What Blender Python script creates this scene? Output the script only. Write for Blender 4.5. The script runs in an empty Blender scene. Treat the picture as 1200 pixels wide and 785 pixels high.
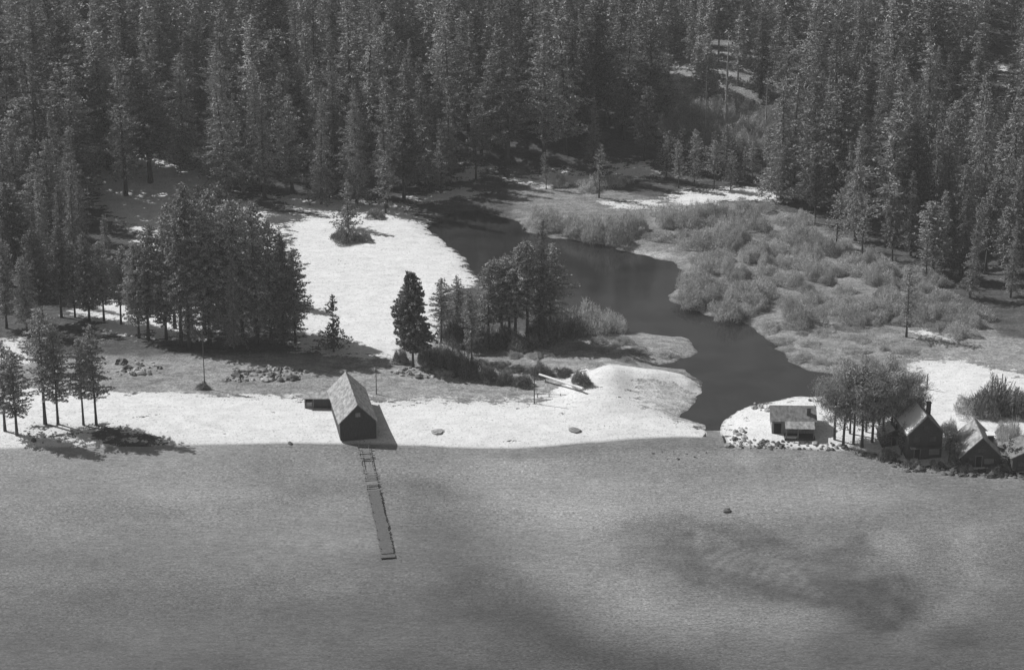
import bpy, math, random
import numpy as np
from mathutils import Vector, Matrix, noise as mnoise
from bpy_extras.object_utils import world_to_camera_view

# ------------------------------------------------------------------ camera, world, sun
SC = bpy.context.scene
COL = SC.collection
R_ = math.radians
CAM_H = 164.0
PITCH = 20.0
cam_d = bpy.data.cameras.new("camera")
cam_d.sensor_width = 36.0
cam_d.lens = 18.0 / math.tan(R_(12.5))
cam_d.clip_start = 1.0
cam_d.clip_end = 9000.0
cam = bpy.data.objects.new("camera", cam_d)
COL.objects.link(cam)
cam.location = (0, 0, CAM_H)
cam.rotation_euler = (R_(90 - PITCH), 0, 0)
SC.camera = cam

SUN_FROM = Vector((-0.92, 0.48, 0.97)).normalized()
w = bpy.data.worlds.new("World")
SC.world = w
w.use_nodes = True
nt = w.node_tree
bg = nt.nodes["Background"]
sky = nt.nodes.new("ShaderNodeTexSky")
sky.sky_type = 'NISHITA'
sky.sun_disc = False
sky.sun_elevation = math.asin(SUN_FROM.z)
sky.sun_rotation = math.atan2(SUN_FROM.x, SUN_FROM.y)
bw = nt.nodes.new("ShaderNodeRGBToBW")          # black-and-white film: a neutral sky
nt.links.new(sky.outputs[0], bw.inputs[0])
nt.links.new(bw.outputs[0], bg.inputs[0])
bg.inputs[1].default_value = 0.05
sl = bpy.data.lights.new("sun", 'SUN')
sl.energy = 3.6
sl.angle = R_(0.5)
sl.color = (1, 1, 1)
sun = bpy.data.objects.new("sun", sl)
COL.objects.link(sun)
sun.rotation_euler = SUN_FROM.to_track_quat('Z', 'Y').to_euler()
SC.view_settings.view_transform = 'Standard'
SC.view_settings.look = 'None'
SC.view_settings.exposure = 0.36
SC.view_settings.gamma = 1.0
SC.view_settings.use_curve_mapping = False
SC.cycles.max_bounces = 5
SC.cycles.transparent_max_bounces = 4

rng = np.random.default_rng(7)
random.seed(7)

# ------------------------------------------------------------------ pixel -> world
TH = math.tan(R_(12.5))
cp, sp = math.cos(R_(PITCH)), math.sin(R_(PITCH))
def ray(px, py):
    X = (np.asarray(px, float) - 600) / 600 * TH
    Y = (392.5 - np.asarray(py, float)) / 600 * TH
    return X, cp + Y * sp, -sp + Y * cp
def at_z(px, py, z=0.0):
    dx, dy, dz = ray(px, py)
    t = (z - CAM_H) / dz
    return np.stack([dx * t, dy * t], -1)
def to_px(x, y, z):
    zz = z - CAM_H
    d = y * cp - zz * sp
    u = y * sp + zz * cp
    return 600 + x / d / TH * 600, 392.5 - u / d / TH * 600
def poly_w(pts, z=0.0):
    p = np.array(pts, float)
    return at_z(p[:, 0], p[:, 1], z)

def seg_dist(P, A, B):
    AB = B - A
    t = np.clip(((P - A) @ AB) / (AB @ AB + 1e-9), 0, 1)
    return np.hypot(*(P - A - t[:, None] * AB).T)
def sdf(P, poly):
    """positive inside"""
    d = np.full(len(P), 1e9)
    ins = np.zeros(len(P), bool)
    n = len(poly)
    for i in range(n):
        A, B = poly[i], poly[(i + 1) % n]
        d = np.minimum(d, seg_dist(P, A, B))
        c = ((A[1] > P[:, 1]) != (B[1] > P[:, 1]))
        xi = A[0] + (P[:, 1] - A[1]) * (B[0] - A[0]) / ((B[1] - A[1]) if B[1] != A[1] else 1e-9)
        ins ^= c & (P[:, 0] < xi)
    return np.where(ins, d, -d)
def sstep(a, b, x):
    t = np.clip((x - a) / (b - a), 0, 1)
    return t * t * (3 - 2 * t)

def vnoise(P, scale, seed=0, octaves=3):
    """cheap value noise in numpy, about -1..1"""
    out = np.zeros(len(P)); amp = 1.0; tot = 0
    for o in range(octaves):
        q = P / scale * (2 ** o) + seed * 17.3 + o * 5.1
        i = np.floor(q).astype(np.int64); f = q - i
        f = f * f * (3 - 2 * f)
        def h(ix, iy):
            v = np.sin(ix * 127.1 + iy * 311.7 + seed * 3.7) * 43758.5453
            return (v - np.floor(v)) * 2 - 1
        a = h(i[:, 0], i[:, 1]); b = h(i[:, 0] + 1, i[:, 1])
        c = h(i[:, 0], i[:, 1] + 1); d = h(i[:, 0] + 1, i[:, 1] + 1)
        out += amp * ((a * (1 - f[:, 0]) + b * f[:, 0]) * (1 - f[:, 1]) + (c * (1 - f[:, 0]) + d * f[:, 0]) * f[:, 1])
        tot += amp; amp *= .5
    return out / tot

# ------------------------------------------------------------------ outlines on the ground (traced, then placed in metres)
SHORE = poly_w([(-900, 530), (0, 526), (200, 523), (330, 520), (458, 521), (560, 526), (600, 526), (640, 523), (720, 516), (790, 513), (826, 513),
                (829, 505), (844, 505), (850, 523), (900, 525), (960, 527), (1000, 527), (1022, 531), (1045, 541), (1065, 547), (1120, 552), (1200, 558), (2100, 590)])
LAND = np.vstack([SHORE, [[2500, 4000], [-2500, 4000]]])
POND = poly_w([(505, 268), (520, 252), (560, 247), (600, 257), (620, 272), (650, 279), (700, 286), (735, 296), (785, 307), (800, 317), (797, 335),
               (780, 347), (795, 359), (830, 371), (868, 375), (885, 388), (903, 405), (925, 423), (945, 435), (985, 440), (1012, 455),
               (985, 465), (940, 464), (890, 471), (858, 484), (843, 493), (843, 516), (829, 516), (829, 497), (812, 492), (800, 488), (815, 470), (822, 455), (814, 443),
               (806, 432), (770, 429), (792, 423), (815, 412), (802, 398), (760, 391), (720, 388), (690, 385), (662, 368), (655, 348),
               (600, 335), (562, 322), (545, 305), (525, 288)])
HILLS_Y = 556.0

SNOW_POLYS = [poly_w(p, 1.0) for p in (
    [(-300, 452), (60, 448), (120, 456), (300, 462), (385, 462), (455, 470), (560, 470), (625, 470), (690, 436), (815, 441), (824, 455), (750, 448), (746, 462), (765, 480), (812, 490), (840, 500), (835, 530), (600, 545), (300, 545), (-300, 545)],
    [(690, 438), (760, 438), (812, 441), (828, 455), (822, 470), (812, 458), (780, 450), (745, 452), (720, 462)],
    [(335, 262), (420, 238), (480, 243), (520, 275), (562, 318), (560, 330), (520, 345), (520, 400), (450, 420), (380, 420), (340, 400)],
    [(300, 228), (345, 250), (480, 250), (470, 238), (380, 232)],
    [(100, 195), (150, 180), (250, 215), (300, 240), (340, 270), (330, 300), (180, 300), (110, 240)],
    [(90, 345), (240, 350), (250, 400), (120, 392)],
    [(-40, 395), (30, 400), (60, 430), (-40, 440)],
    [(784, 238), (790, 226), (850, 221), (915, 223), (920, 238), (850, 236), (800, 246)],
    [(845, 487), (890, 468), (960, 458), (1060, 455), (1068, 424), (1110, 422), (1200, 440), (1500, 440), (1500, 590), (1150, 560), (1040, 538), (1000, 532), (840, 535)],
    [(520, 216), (555, 200), (585, 205), (560, 216)],
    [(580, 212), (660, 205), (700, 214), (640, 222)],
    [(690, 200), (760, 200), (775, 212), (715, 210)],
    [(700, 236), (770, 236), (780, 246), (720, 244)],
    [(1070, 388), (1110, 384), (1120, 396), (1085, 398)],
    [(470, 232), (510, 226), (540, 222), (560, 228), (500, 238)],
)]
BARE_POLYS = [(poly_w(p, 1.0), s) for p, s in (
    ([(-40, 424), (60, 428), (200, 424), (395, 424), (450, 440), (500, 455), (470, 466), (395, 452), (300, 460), (120, 458), (-40, 450)], 1.2),
    ([(1126, 396), (1240, 400), (1240, 428), (1170, 426), (1130, 412)], 1.2),
    ([(40, 492), (120, 494), (215, 510), (190, 522), (100, 518), (30, 508)], .75),  # bare scrub ground, also painting in the lakeside pines' shadow patches
    ([(1120, 470), (1150, 466), (1240, 470), (1240, 492), (1130, 486)], .8),
    ([(1100, 505), (1190, 500), (1210, 530), (1180, 548), (1120, 540)], .7),
)]
TONES = [(poly_w(p, 1.0), v) for p, v in (
    ([(-200, 415), (500, 418), (480, 470), (-200, 462)], .24),
    ([(430, 405), (560, 390), (820, 385), (820, 440), (690, 440), (640, 480), (440, 470)], .25),
    ([(600, 205), (780, 235), (900, 240), (1000, 280), (1160, 380), (1200, 430), (1060, 440), (960, 430), (870, 380), (790, 360), (740, 300), (600, 280)], .2),
    ([(885, 370), (1030, 380), (1080, 425), (960, 440), (925, 420)], .22),
    ([(640, 276), (735, 280), (800, 300), (730, 300)], .32),
    ([(775, 120), (905, 122), (930, 170), (775, 172)], .24),
    ([(738, 450), (820, 443), (840, 500), (745, 480)], .42),
    ([(1100, 395), (1300, 400), (1300, 500), (1100, 500)], .26),
)]
DARKBANK = poly_w([(1000, 525), (1040, 532), (1065, 541), (1120, 546), (1200, 551), (1400, 560), (1400, 575), (1200, 562), (1120, 556), (1060, 550), (1025, 536), (1000, 529)], .6)

def d_land(P): return sdf(P, LAND) + .5 * vnoise(P, 5, 61, 3) + .5 * vnoise(P, 16, 62, 2)
def d_pond(P): return sdf(P, POND) + (1.3 * vnoise(P, 7, 63, 4) + .8 * vnoise(P, 2.5, 64, 2)) * sstep(396, 406, P[:, 1])
def height(P):
    P = np.atleast_2d(P).astype(float)
    x, y = P[:, 0], P[:, 1]
    near = (np.abs(x) < 330) & (y > 250) & (y < 760)
    dl = np.full(len(P), 60.0); dp = np.full(len(P), -60.0)
    far_l = y < 250
    dl[far_l] = -60
    if near.any():
        dl[near] = d_land(P[near])
        dp[near] = d_pond(P[near])
    z = np.where(dl > 0, 1.1 * (1 - np.exp(-dl / 5.0)), np.maximum(dl * .13, -3.0))
    # the bank at the right is steeper
    rb = sstep(105, 112, x) * (dl > 0)
    z = z + rb * .9 * (1 - np.exp(-np.maximum(dl, 0) / 1.2))
    # pond
    out = np.maximum(-dp, 0)
    z = z * (1 - np.exp(-out / 4.0)) if True else z
    z = np.where(dp > 0, np.maximum(-dp * .25, -1.8), z)
    land = (dl > 0) & (dp < 0)
    # sand bank by the pond outlet
    def bump(px, py, h, rx, ry):
        c = at_z(px, py, 1.0)
        return h * np.exp(-((x - c[0]) / rx) ** 2 - ((y - c[1]) / ry) ** 2)
    b = bump(712, 452, 2.3, 8, 11) + bump(770, 445, 1.5, 10, 4) + bump(690, 470, .5, 8, 8)
    b -= bump(742, 458, .9, 3.0, 7)
    b += bump(735, 476, .4, 9, 4) + bump(930, 490, .4, 14, 10) + bump(150, 437, .5, 7, 5) + bump(310, 440, .6, 8, 5)
    b += bump(840, 150, 4.0, 22, 20)
    # spoil bank along the far right
    z = z + np.where(land, b * np.clip(out / 3, 0, 1) * np.clip(dl / 3, 0, 1), 0)
    z = z + np.where(land, .12 * vnoise(P, 7, 1) + .25 * vnoise(P, 30, 2, 2) * np.clip(out / 8, 0, 1) * np.clip(dl / 8, 0, 1), 0) * np.clip(out / 2, 0, 1) * np.clip(dl / 3, 0, 1)
    # the wooded slope behind
    edge = HILLS_Y + 10 * np.sin(x / 60.0) - .12 * np.clip(x, 0, 200)
    s = np.maximum(y - edge, 0)
    s2 = 160 * (1 - np.exp(-s / 160)) * .7 + .3 * np.minimum(s, 200)
    z = z + .30 * (np.sqrt(s2 * s2 + 100) - 10) + np.clip(s / 40, 0, 1) * 1.5 * vnoise(P, 45, 4, 2)
    return z

def at(px, py):
    """the point of the ground that a pixel looks at"""
    z = 1.0
    dx, dy, dz = ray(px, py)
    # march, then bisect
    t0, t1 = 250.0, 1400.0
    ts = np.linspace(t0, t1, 900)
    P = np.stack([dx * ts, dy * ts], -1)
    below = (CAM_H + dz * ts) < np.maximum(height(P), 0.0)
    i = int(np.argmax(below)) if below.any() else len(ts) - 1
    a, b = ts[max(i - 1, 0)], ts[i]
    for _ in range(14):
        m = (a + b) / 2
        if CAM_H + dz * m < max(height(np.array([[dx * m, dy * m]]))[0], 0.0): b = m
        else: a = m
    x, y = dx * b, dy * b
    return Vector((x, y, max(float(height(np.array([[x, y]]))[0]), 0.0)))

# ------------------------------------------------------------------ helpers
def tag(o, label=None, cat=None, group=None, kind=None):
    if label: o['label'] = label
    if cat: o['category'] = cat
    if group: o['group'] = group
    if kind: o['kind'] = kind
    return o
def raw_mesh(name, V, F, mat=None, smooth=False, extra=()):
    """V (n,3); F (m,k) of one face size, and further arrays of another size in extra"""
    me = bpy.data.meshes.new(name)
    V = np.asarray(V, np.float32)
    me.vertices.add(len(V)); me.vertices.foreach_set("co", V.ravel())
    Fs = [np.asarray(f, np.int32) for f in (F, *extra) if len(f)]
    loops = np.concatenate([f.ravel() for f in Fs])
    tot = np.concatenate([np.full(len(f), f.shape[1], np.int32) for f in Fs])
    st = np.concatenate([[0], np.cumsum(tot)[:-1]]).astype(np.int32)
    me.loops.add(len(loops)); me.loops.foreach_set("vertex_index", loops)
    me.polygons.add(len(tot)); me.polygons.foreach_set("loop_start", st); me.polygons.foreach_set("loop_total", tot)
    me.polygons.foreach_set("use_smooth", np.full(len(tot), bool(smooth)))
    me.update(calc_edges=True)
    if mat: me.materials.append(mat)
    return me
def link(name, data, parent=None, loc=None, rz=None):
    o = bpy.data.objects.new(name, data)
    COL.objects.link(o)
    if parent: o.parent = parent
    if loc is not None: o.location = loc
    if rz is not None: o.rotation_euler = (0, 0, rz)
    return o

class MB:
    def __init__(s): s.v = []; s.q = []; s.t = []; s.n = 0
    def add(s, V, Q=(), T=()):
        V = [tuple(map(float, p)) for p in V]
        s.v += V
        s.q += [tuple(i + s.n for i in f) for f in Q]
        s.t += [tuple(i + s.n for i in f) for f in T]
        s.n += len(V)
        return s
    def box(s, x0, x1, y0, y1, z0, z1):
        V = [(x, y, z) for z in (z0, z1) for x, y in ((x0, y0), (x1, y0), (x1, y1), (x0, y1))]
        return s.add(V, [(3, 2, 1, 0), (4, 5, 6, 7), (0, 1, 5, 4), (1, 2, 6, 5), (2, 3, 7, 6), (3, 0, 4, 7)])
    def slab(s, corners, th):
        """four corners (ccw from above) thickened downwards along the normal"""
        c = [Vector(p) for p in corners]
        n = (c[1] - c[0]).cross(c[3] - c[0]).normalized()
        V = [p - n * th for p in c] + c
        return s.add(V, [(3, 2, 1, 0), (4, 5, 6, 7), (0, 1, 5, 4), (1, 2, 6, 5), (2, 3, 7, 6), (3, 0, 4, 7)])
    def tube(s, pts, rad, k=6):
        pts = [Vector(p) for p in pts]
        V = []; Q = []
        for i, p in enumerate(pts):
            d = (pts[min(i + 1, len(pts) - 1)] - pts[max(i - 1, 0)]).normalized()
            a = d.orthogonal().normalized(); b = d.cross(a)
            for j in range(k):
                an = 2 * math.pi * j / k
                V.append(p + (a * math.cos(an) + b * math.sin(an)) * rad[i])
        for i in range(len(pts) - 1):
            for j in range(k):
                j2 = (j + 1) % k
                Q.append((i * k + j, i * k + j2, (i + 1) * k + j2, (i + 1) * k + j))
        m = len(V)
        V += [pts[0], pts[-1]]
        T = [(m, (j + 1) % k, j) for j in range(k)] + [(m + 1, (len(pts) - 1) * k + j, (len(pts) - 1) * k + (j + 1) % k) for j in range(k)]
        return s.add(V, Q, T)
    def mesh(s, name, mat, smooth=False):
        return raw_mesh(name, s.v, s.q, mat, smooth, (s.t,) if s.t else ()) if s.q else raw_mesh(name, s.v, s.t, mat, smooth)
    def build(s, name, mat, parent=None, smooth=False):
        return link(name, s.mesh(name, mat, smooth), parent)

def mat(name, build=None, base=.2, rough=.9, spec=.2):
    m = bpy.data.materials.new(name); m.use_nodes = True
    t = m.node_tree; p = t.nodes["Principled BSDF"]
    p.inputs["Base Color"].default_value = (base, base, base, 1)
    p.inputs["Roughness"].default_value = rough
    p.inputs["Specular IOR Level"].default_value = spec
    if build: build(t, p)
    return m
def N(t, kind, **kw):
    n = t.nodes.new(kind)
    for k, v in kw.items():
        if k.startswith('i_'):
            key = k[2:]
            n.inputs[int(key) if key.isdigit() else key.replace('_', ' ')].default_value = v
        else: setattr(n, k, v)
    return n
def noise_n(t, scale, detail=4, vec=None, rough=.55, stretch=None):
    n = N(t, "ShaderNodeTexNoise"); n.inputs["Scale"].default_value = scale; n.inputs["Detail"].default_value = detail
    n.inputs["Roughness"].default_value = rough
    if vec is not None:
        if stretch:
            mp = N(t, "ShaderNodeMapping"); mp.inputs["Scale"].default_value = stretch
            t.links.new(vec, mp.inputs[0]); vec = mp.outputs[0]
        t.links.new(vec, n.inputs["Vector"])
    return n.outputs["Fac"]
def ramp(t, fac, lo, hi, a, b):
    """map fac lo..hi to a..b"""
    n = N(t, "ShaderNodeMapRange", clamp=True)
    n.inputs[1].default_value = lo; n.inputs[2].default_value = hi
    for i, v in ((3, a), (4, b)):
        if isinstance(v, (int, float)): n.inputs[i].default_value = v
        else: t.links.new(v, n.inputs[i])
    t.links.new(fac, n.inputs[0])
    return n.outputs[0]
def mth(t, op, a, b=None, c=None):
    n = N(t, "ShaderNodeMath", operation=op)
    for i, v in enumerate((a, b, c)):
        if v is None: continue
        if isinstance(v, (int, float)): n.inputs[i].default_value = v
        else: t.links.new(v, n.inputs[i])
    return n.outputs[0]
def mixv(t, f, a, b):
    return mth(t, 'ADD', mth(t, 'MULTIPLY', mth(t, 'SUBTRACT', 1.0, f), a), mth(t, 'MULTIPLY', f, b))
def bump_n(t, p, h, strength, dist):
    b = N(t, "ShaderNodeBump"); b.inputs["Strength"].default_value = strength; b.inputs["Distance"].default_value = dist
    t.links.new(h, b.inputs["Height"]); t.links.new(b.outputs[0], p.inputs["Normal"])
def noisy(name, lo, hi, scale, rough=.9, stretch=None, bump=0, rand=0, trans=0, spec=.2):
    def f(t, p):
        def finish(v):
            if not trans: return
            tl = N(t, "ShaderNodeBsdfTranslucent"); t.links.new(v, tl.inputs[0])
            mx = N(t, "ShaderNodeMixShader"); mx.inputs[0].default_value = trans
            t.links.new(p.outputs[0], mx.inputs[1]); t.links.new(tl.outputs[0], mx.inputs[2])
            t.links.new(mx.outputs[0], t.nodes["Material Output"].inputs[0])
        tc = N(t, "ShaderNodeTexCoord")
        nz = noise_n(t, scale, 5, tc.outputs["Object"], .6, stretch)
        v = ramp(t, nz, .3, .7, lo, hi)
        if trans: v = mth(t, 'MULTIPLY', v, ramp(t, noise_n(t, 3.2, 2, tc.outputs["Object"]), .35, .65, .45, 1.6))
        if rand:
            oi = N(t, "ShaderNodeObjectInfo")
            v = mth(t, 'MULTIPLY', v, ramp(t, oi.outputs["Random"], 0, 1, 1 - rand, 1 + rand))
        t.links.new(v, p.inputs["Base Color"])
        finish(v)
        if bump: bump_n(t, p, nz, 1.0, bump)
    return mat(name, f, rough=rough, spec=spec)

M = {}
M['needles'] = noisy('pine_needles', .16, .32, .5, .7, rand=.45, trans=.12, spec=.3)
M['needles_pale'] = noisy('pale_needles', .24, .4, .9, .7, rand=.2, trans=.15, spec=.5)
M['bark'] = noisy('bark', .05, .12, 2.0, .95, (1, 1, .2), .03)
M['deadwood'] = noisy('deadwood', .25, .42, 2.0, .9, (1, 1, .2), .02)
M['twigs'] = noisy('willow_twigs', .34, .56, .7, .9, rand=.2, trans=.3)
M['twigs_dark'] = noisy('dark_twigs', .14, .28, .8, .9, rand=.3, trans=.2)
M['aspen'] = noisy('aspen_twigs', .26, .42, .6, .9, rand=.2, trans=.2)
M['rock'] = noisy('granite', .22, .5, 1.6, .9, bump=.08, rand=.3)
M['rock_dark'] = noisy('wet_rock', .06, .16, 1.6, .7, bump=.08, rand=.3)
M['shake'] = noisy('weathered_shakes', .14, .46, 1.6, .85, (1, .6, 1), .08)
M['shake_dark'] = noisy('old_shakes', .1, .28, 1.6, .85, (1, .6, 1), .08)
M['board'] = noisy('dark_boards', .05, .1, 3.0, .85, (3, 3, .3), .03)
M['board_mid'] = noisy('grey_boards', .18, .34, 3.0, .85, (3, 3, .3), .03)
M['snow'] = noisy('roof_snow', .72, .84, 1.5, .6, bump=.05)
M['white'] = noisy('white_paint', .6, .8, 3, .6)
M['pane'] = mat('window_glass', base=.05, rough=.08, spec=.6)
M['dark'] = mat('interior_dark', base=.02)
M['deck'] = noisy('wet_planks', .08, .16, 2.0, .8, (1, 4, 1), .02)
M['deck_pale'] = noisy('dry_planks', .16, .3, 2.0, .8, (1, 4, 1), .02)

# ------------------------------------------------------------------ ground
def axis(lo, hi, f0, f1, fine, grow=1.25):
    a = list(np.arange(f0, f1 + fine, fine))
    s = fine; v = a[-1]
    while v < hi: s *= grow; v += s; a.append(v)
    s = fine; v = a[0]; pre = []
    while v > lo: s *= grow; v -= s; pre.append(v)
    return np.array(pre[::-1] + a)
gx = axis(-1500, 1500, -125, 135, .62)
gy = axis(100, 1800, 372, 560, .62)
GX, GY = np.meshgrid(gx, gy)
P = np.stack([GX.ravel(), GY.ravel()], -1)
Z = height(P)
V = np.column_stack([P, Z])
nx, ny = len(gx), len(gy)
ii = (np.arange(ny - 1)[:, None] * nx + np.arange(nx - 1)[None]).ravel()
F = np.stack([ii, ii + 1, ii + nx + 1, ii + nx], -1)
near = (np.abs(P[:, 0]) < 400) & (P[:, 1] < 900)
Pn = P[near]
snow = np.full(len(Pn), -1.0)
for k, pl in enumerate(SNOW_POLYS):
    snow = np.maximum(snow, np.clip(sdf(Pn, pl) / (1.3 if k == 1 else 5.5), -1, 1))
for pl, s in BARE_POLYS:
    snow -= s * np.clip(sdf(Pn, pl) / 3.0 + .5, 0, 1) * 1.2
tone = np.full(len(Pn), .075)
for pl, v in TONES:
    f = sstep(-2.0, 2.5, sdf(Pn, pl) + 1.5 * vnoise(Pn, 6, 9))
    tone = tone * (1 - f) + v * f
bank = sdf(Pn, DARKBANK)
f = sstep(-.3, .5, bank); tone = tone * (1 - f) + .05 * f; snow -= 3 * f
for a_, b_ in ((1150, 80), (1158, 100), (1156, 122), (1160, 142), (1158, 158), (1010, 6), (325, 82)):
    q_ = np.array([at(*c_)[:2] for c_ in ((a_, b_), (a_ + 26, b_), (a_ + 28, b_ + 5), (a_, b_ + 6))])
    snow = np.maximum(snow, np.clip(sdf(Pn, q_) / 2 + .4, -1, 1))
A_s = np.full(len(P), -.75); A_s[near] = snow
A_t = np.full(len(P), .075); A_t[near] = tone
dlake = np.full(len(P), 50.0); dlake[near] = np.minimum(d_land(Pn), -d_pond(Pn))
def ground_mat(t, p):
    tc = N(t, "ShaderNodeTexCoord"); ob = tc.outputs["Object"]
    sa = N(t, "ShaderNodeAttribute", attribute_name="snow_cover").outputs["Fac"]
    ta = N(t, "ShaderNodeAttribute", attribute_name="soil_tone").outputs["Fac"]
    da = N(t, "ShaderNodeAttribute", attribute_name="bank").outputs["Fac"]
    big = noise_n(t, .09, 5, ob, .6); mid = noise_n(t, .5, 5, ob, .65, (.6, 1.2, 1)); fin = noise_n(t, 2.2, 4, ob, .7); grn = noise_n(t, 5.5, 3, ob, .8)
    n = mth(t, 'ADD', mth(t, 'MULTIPLY', mth(t, 'SUBTRACT', mid, .5), 3.6), mth(t, 'MULTIPLY', mth(t, 'SUBTRACT', fin, .5), 2.2))
    n = mth(t, 'ADD', n, mth(t, 'MULTIPLY', mth(t, 'SUBTRACT', big, .5), 2.2))
    m = ramp(t, mth(t, 'ADD', sa, n), .0, .2, 0.0, 1.0)
    soil = mth(t, 'MULTIPLY', ta, ramp(t, mid, .3, .7, .6, 1.45))
    soil = mth(t, 'MULTIPLY', soil, ramp(t, fin, .35, .65, .6, 1.45))
    soil = mth(t, 'MULTIPLY', soil, ramp(t, grn, .35, .65, .65, 1.4))
    sn = mth(t, 'MULTIPLY', ramp(t, mid, .35, .7, .84, .66), ramp(t, grn, .35, .7, 1.03, .86))
    sn = mth(t, 'MULTIPLY', sn, ramp(t, fin, .52, .68, 1.0, .6))
    v = mixv(t, m, soil, sn)
    wet = ramp(t, mth(t, 'ADD', da, mth(t, 'MULTIPLY', mth(t, 'SUBTRACT', mid, .5), 1.0)), -.2, .7, .42, 1.0)
    v = mth(t, 'MULTIPLY', v, wet)
    t.links.new(v, p.inputs["Base Color"])
    hb = mth(t, 'ADD', mth(t, 'MULTIPLY', fin, .35), mid)
    bump_n(t, p, hb, .6, .35)
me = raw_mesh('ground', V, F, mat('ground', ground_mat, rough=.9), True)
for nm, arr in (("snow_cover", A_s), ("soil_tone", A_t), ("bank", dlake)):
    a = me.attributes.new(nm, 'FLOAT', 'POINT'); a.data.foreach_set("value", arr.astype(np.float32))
tag(link('ground', me), kind='structure')

# ------------------------------------------------------------------ thin haze volume, added to lift the blacks evenly
hm = bpy.data.materials.new('haze'); hm.use_nodes = True
ht = hm.node_tree
for n_ in list(ht.nodes):
    if n_.type != 'OUTPUT_MATERIAL': ht.nodes.remove(n_)
pvn = ht.nodes.new('ShaderNodeVolumePrincipled')
pvn.inputs['Color'].default_value = (1, 1, 1, 1); pvn.inputs['Density'].default_value = .00012; pvn.inputs['Anisotropy'].default_value = 0.0
ht.links.new(pvn.outputs[0], [n_ for n_ in ht.nodes if n_.type == 'OUTPUT_MATERIAL'][0].inputs['Volume'])
hb_ = MB().box(-1950, 1950, -900, 2250, -9, 190).build('haze', hm); tag(hb_, kind='stuff'); hb_['label'] = 'thin haze added over the lake and forest to lift the blacks'

# ------------------------------------------------------------------ water
def lake_mat(t, p):
    tc = N(t, "ShaderNodeTexCoord"); ob = tc.outputs["Object"]
    dep = N(t, "ShaderNodeAttribute", attribute_name="bed").outputs["Fac"]
    a = noise_n(t, .06, 6, ob, .62, (.7, 1.3, 1)); b = noise_n(t, .9, 5, ob, .75, (.5, 1.6, 1)); c = noise_n(t, 4.6, 3, ob, .85, (.4, 1.0, 1))
    v = mth(t, 'MULTIPLY', dep, ramp(t, a, .3, .7, .82, 1.2))
    v = mth(t, 'MULTIPLY', v, ramp(t, b, .32, .68, .68, 1.38))
    v = mth(t, 'MULTIPLY', v, ramp(t, c, .38, .62, .72, 1.3))
    e = noise_n(t, .035, 4, ob, .6, (.5, 1.6, 1))
    g_ = mixv(t, ramp(t, e, .4, .62, .25, 1.0), 1.0, ramp(t, c, .38, .62, .62, 1.42))
    v = mth(t, 'MULTIPLY', v, g_)
    t.links.new(v, p.inputs["Base Color"])
    h = mth(t, 'ADD', mth(t, 'MULTIPLY', b, .5), mth(t, 'MULTIPLY', c, .22))
    bump_n(t, p, h, 1.0, .3)
lx = axis(-1500, 1500, -130, 140, 1.0); ly = axis(-600, 420, 285, 410, 1.0)
LX, LY = np.meshgrid(lx, ly); LP = np.stack([LX.ravel(), LY.ravel()], -1)
nx, ny = len(lx), len(ly)
ii = (np.arange(ny - 1)[:, None] * nx + np.arange(nx - 1)[None]).ravel()
LF = np.stack([ii, ii + 1, ii + nx + 1, ii + nx], -1)
px, py = to_px(LP[:, 0], np.maximum(LP[:, 1], 200), 0.0)
# sandy bed seen through shallow water, deeper and darker away from the shore
bed = .225 - .125 * sstep(530, 790, py)
bed = bed + .02 * vnoise(LP, 22, 11)
WP = np.stack([px, 2.2 * py], -1) + 30 * np.stack([vnoise(LP, 18, 31, 5), vnoise(LP, 18, 32, 5)], -1)
def ell(cx, cy, rx, ry, soft=.35):
    d = np.hypot((WP[:, 0] - cx) / rx, (WP[:, 1] / 2.2 - cy) / ry) + .5 * vnoise(LP, 7, 5, 4)
    return 1 - sstep(1 - soft - .25, 1 + soft + .25, d)
def band(pts, wd, amp):
    q = np.array(pts, float) * [1, 2.2]; d = np.full(len(WP), 1e9)
    for a_, b_ in zip(q[:-1], q[1:]): d = np.minimum(d, seg_dist(WP, a_, b_))
    return amp * np.exp(-(d / wd) ** 2)
bed += band([(610, 560), (660, 610), (690, 680), (780, 722), (900, 735)], 75, .10) + band([(680, 600), (760, 580), (880, 575), (1000, 590)], 45, .06)
bed += band([(1140, 620), (1150, 690), (1060, 745)], 32, .06) + band([(40, 560), (200, 570), (330, 610)], 110, .04)
bed -= band([(520, 590), (550, 680), (640, 740), (760, 790)], 55, .05) + band([(460, 566), (500, 572), (560, 580)], 18, .05) + band([(280, 590), (400, 575), (480, 580)], 22, .035)
DK = poly_w([(706, 612), (740, 603), (800, 600), (880, 608), (950, 645), (1015, 612), (1038, 640), (1085, 690), (1095, 730), (1020, 738), (960, 717), (880, 707), (820, 694), (760, 664), (712, 632)])
dk = sdf(LP, DK) + 3.2 * vnoise(LP, 9, 77, 4) + 1.2 * vnoise(LP, 3, 78, 3)
bed += band([(838, 510), (858, 534)], 14, .06)
bed -= band([(600, 534), (700, 525), (820, 522)], 14, .05)
bed -= sstep(-1.2, 3, dk) * (.048 + .045 * vnoise(LP, 3.2, 79, 4)) + .025 * ell(1100, 745, 60, 10)
bed += .05 * ell(1045, 650, 30, 20, .3)
bed -= .02 * sstep(0, 14, dk) * (py < 640) * 0
for k in range(9):
    bed += band([(800 + 14 * k, 618 + 4 * k), (850 + 15 * k, 668 + 4 * k)], 2.6, .06)
bed += .018 * vnoise(LP, 5, 41, 3)
bed = np.clip(bed, .05, .32)
lme = raw_mesh('lake', np.column_stack([LP, np.zeros(len(LP))]), LF, mat('lake_water', lake_mat, rough=.35, spec=.5), True)
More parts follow.
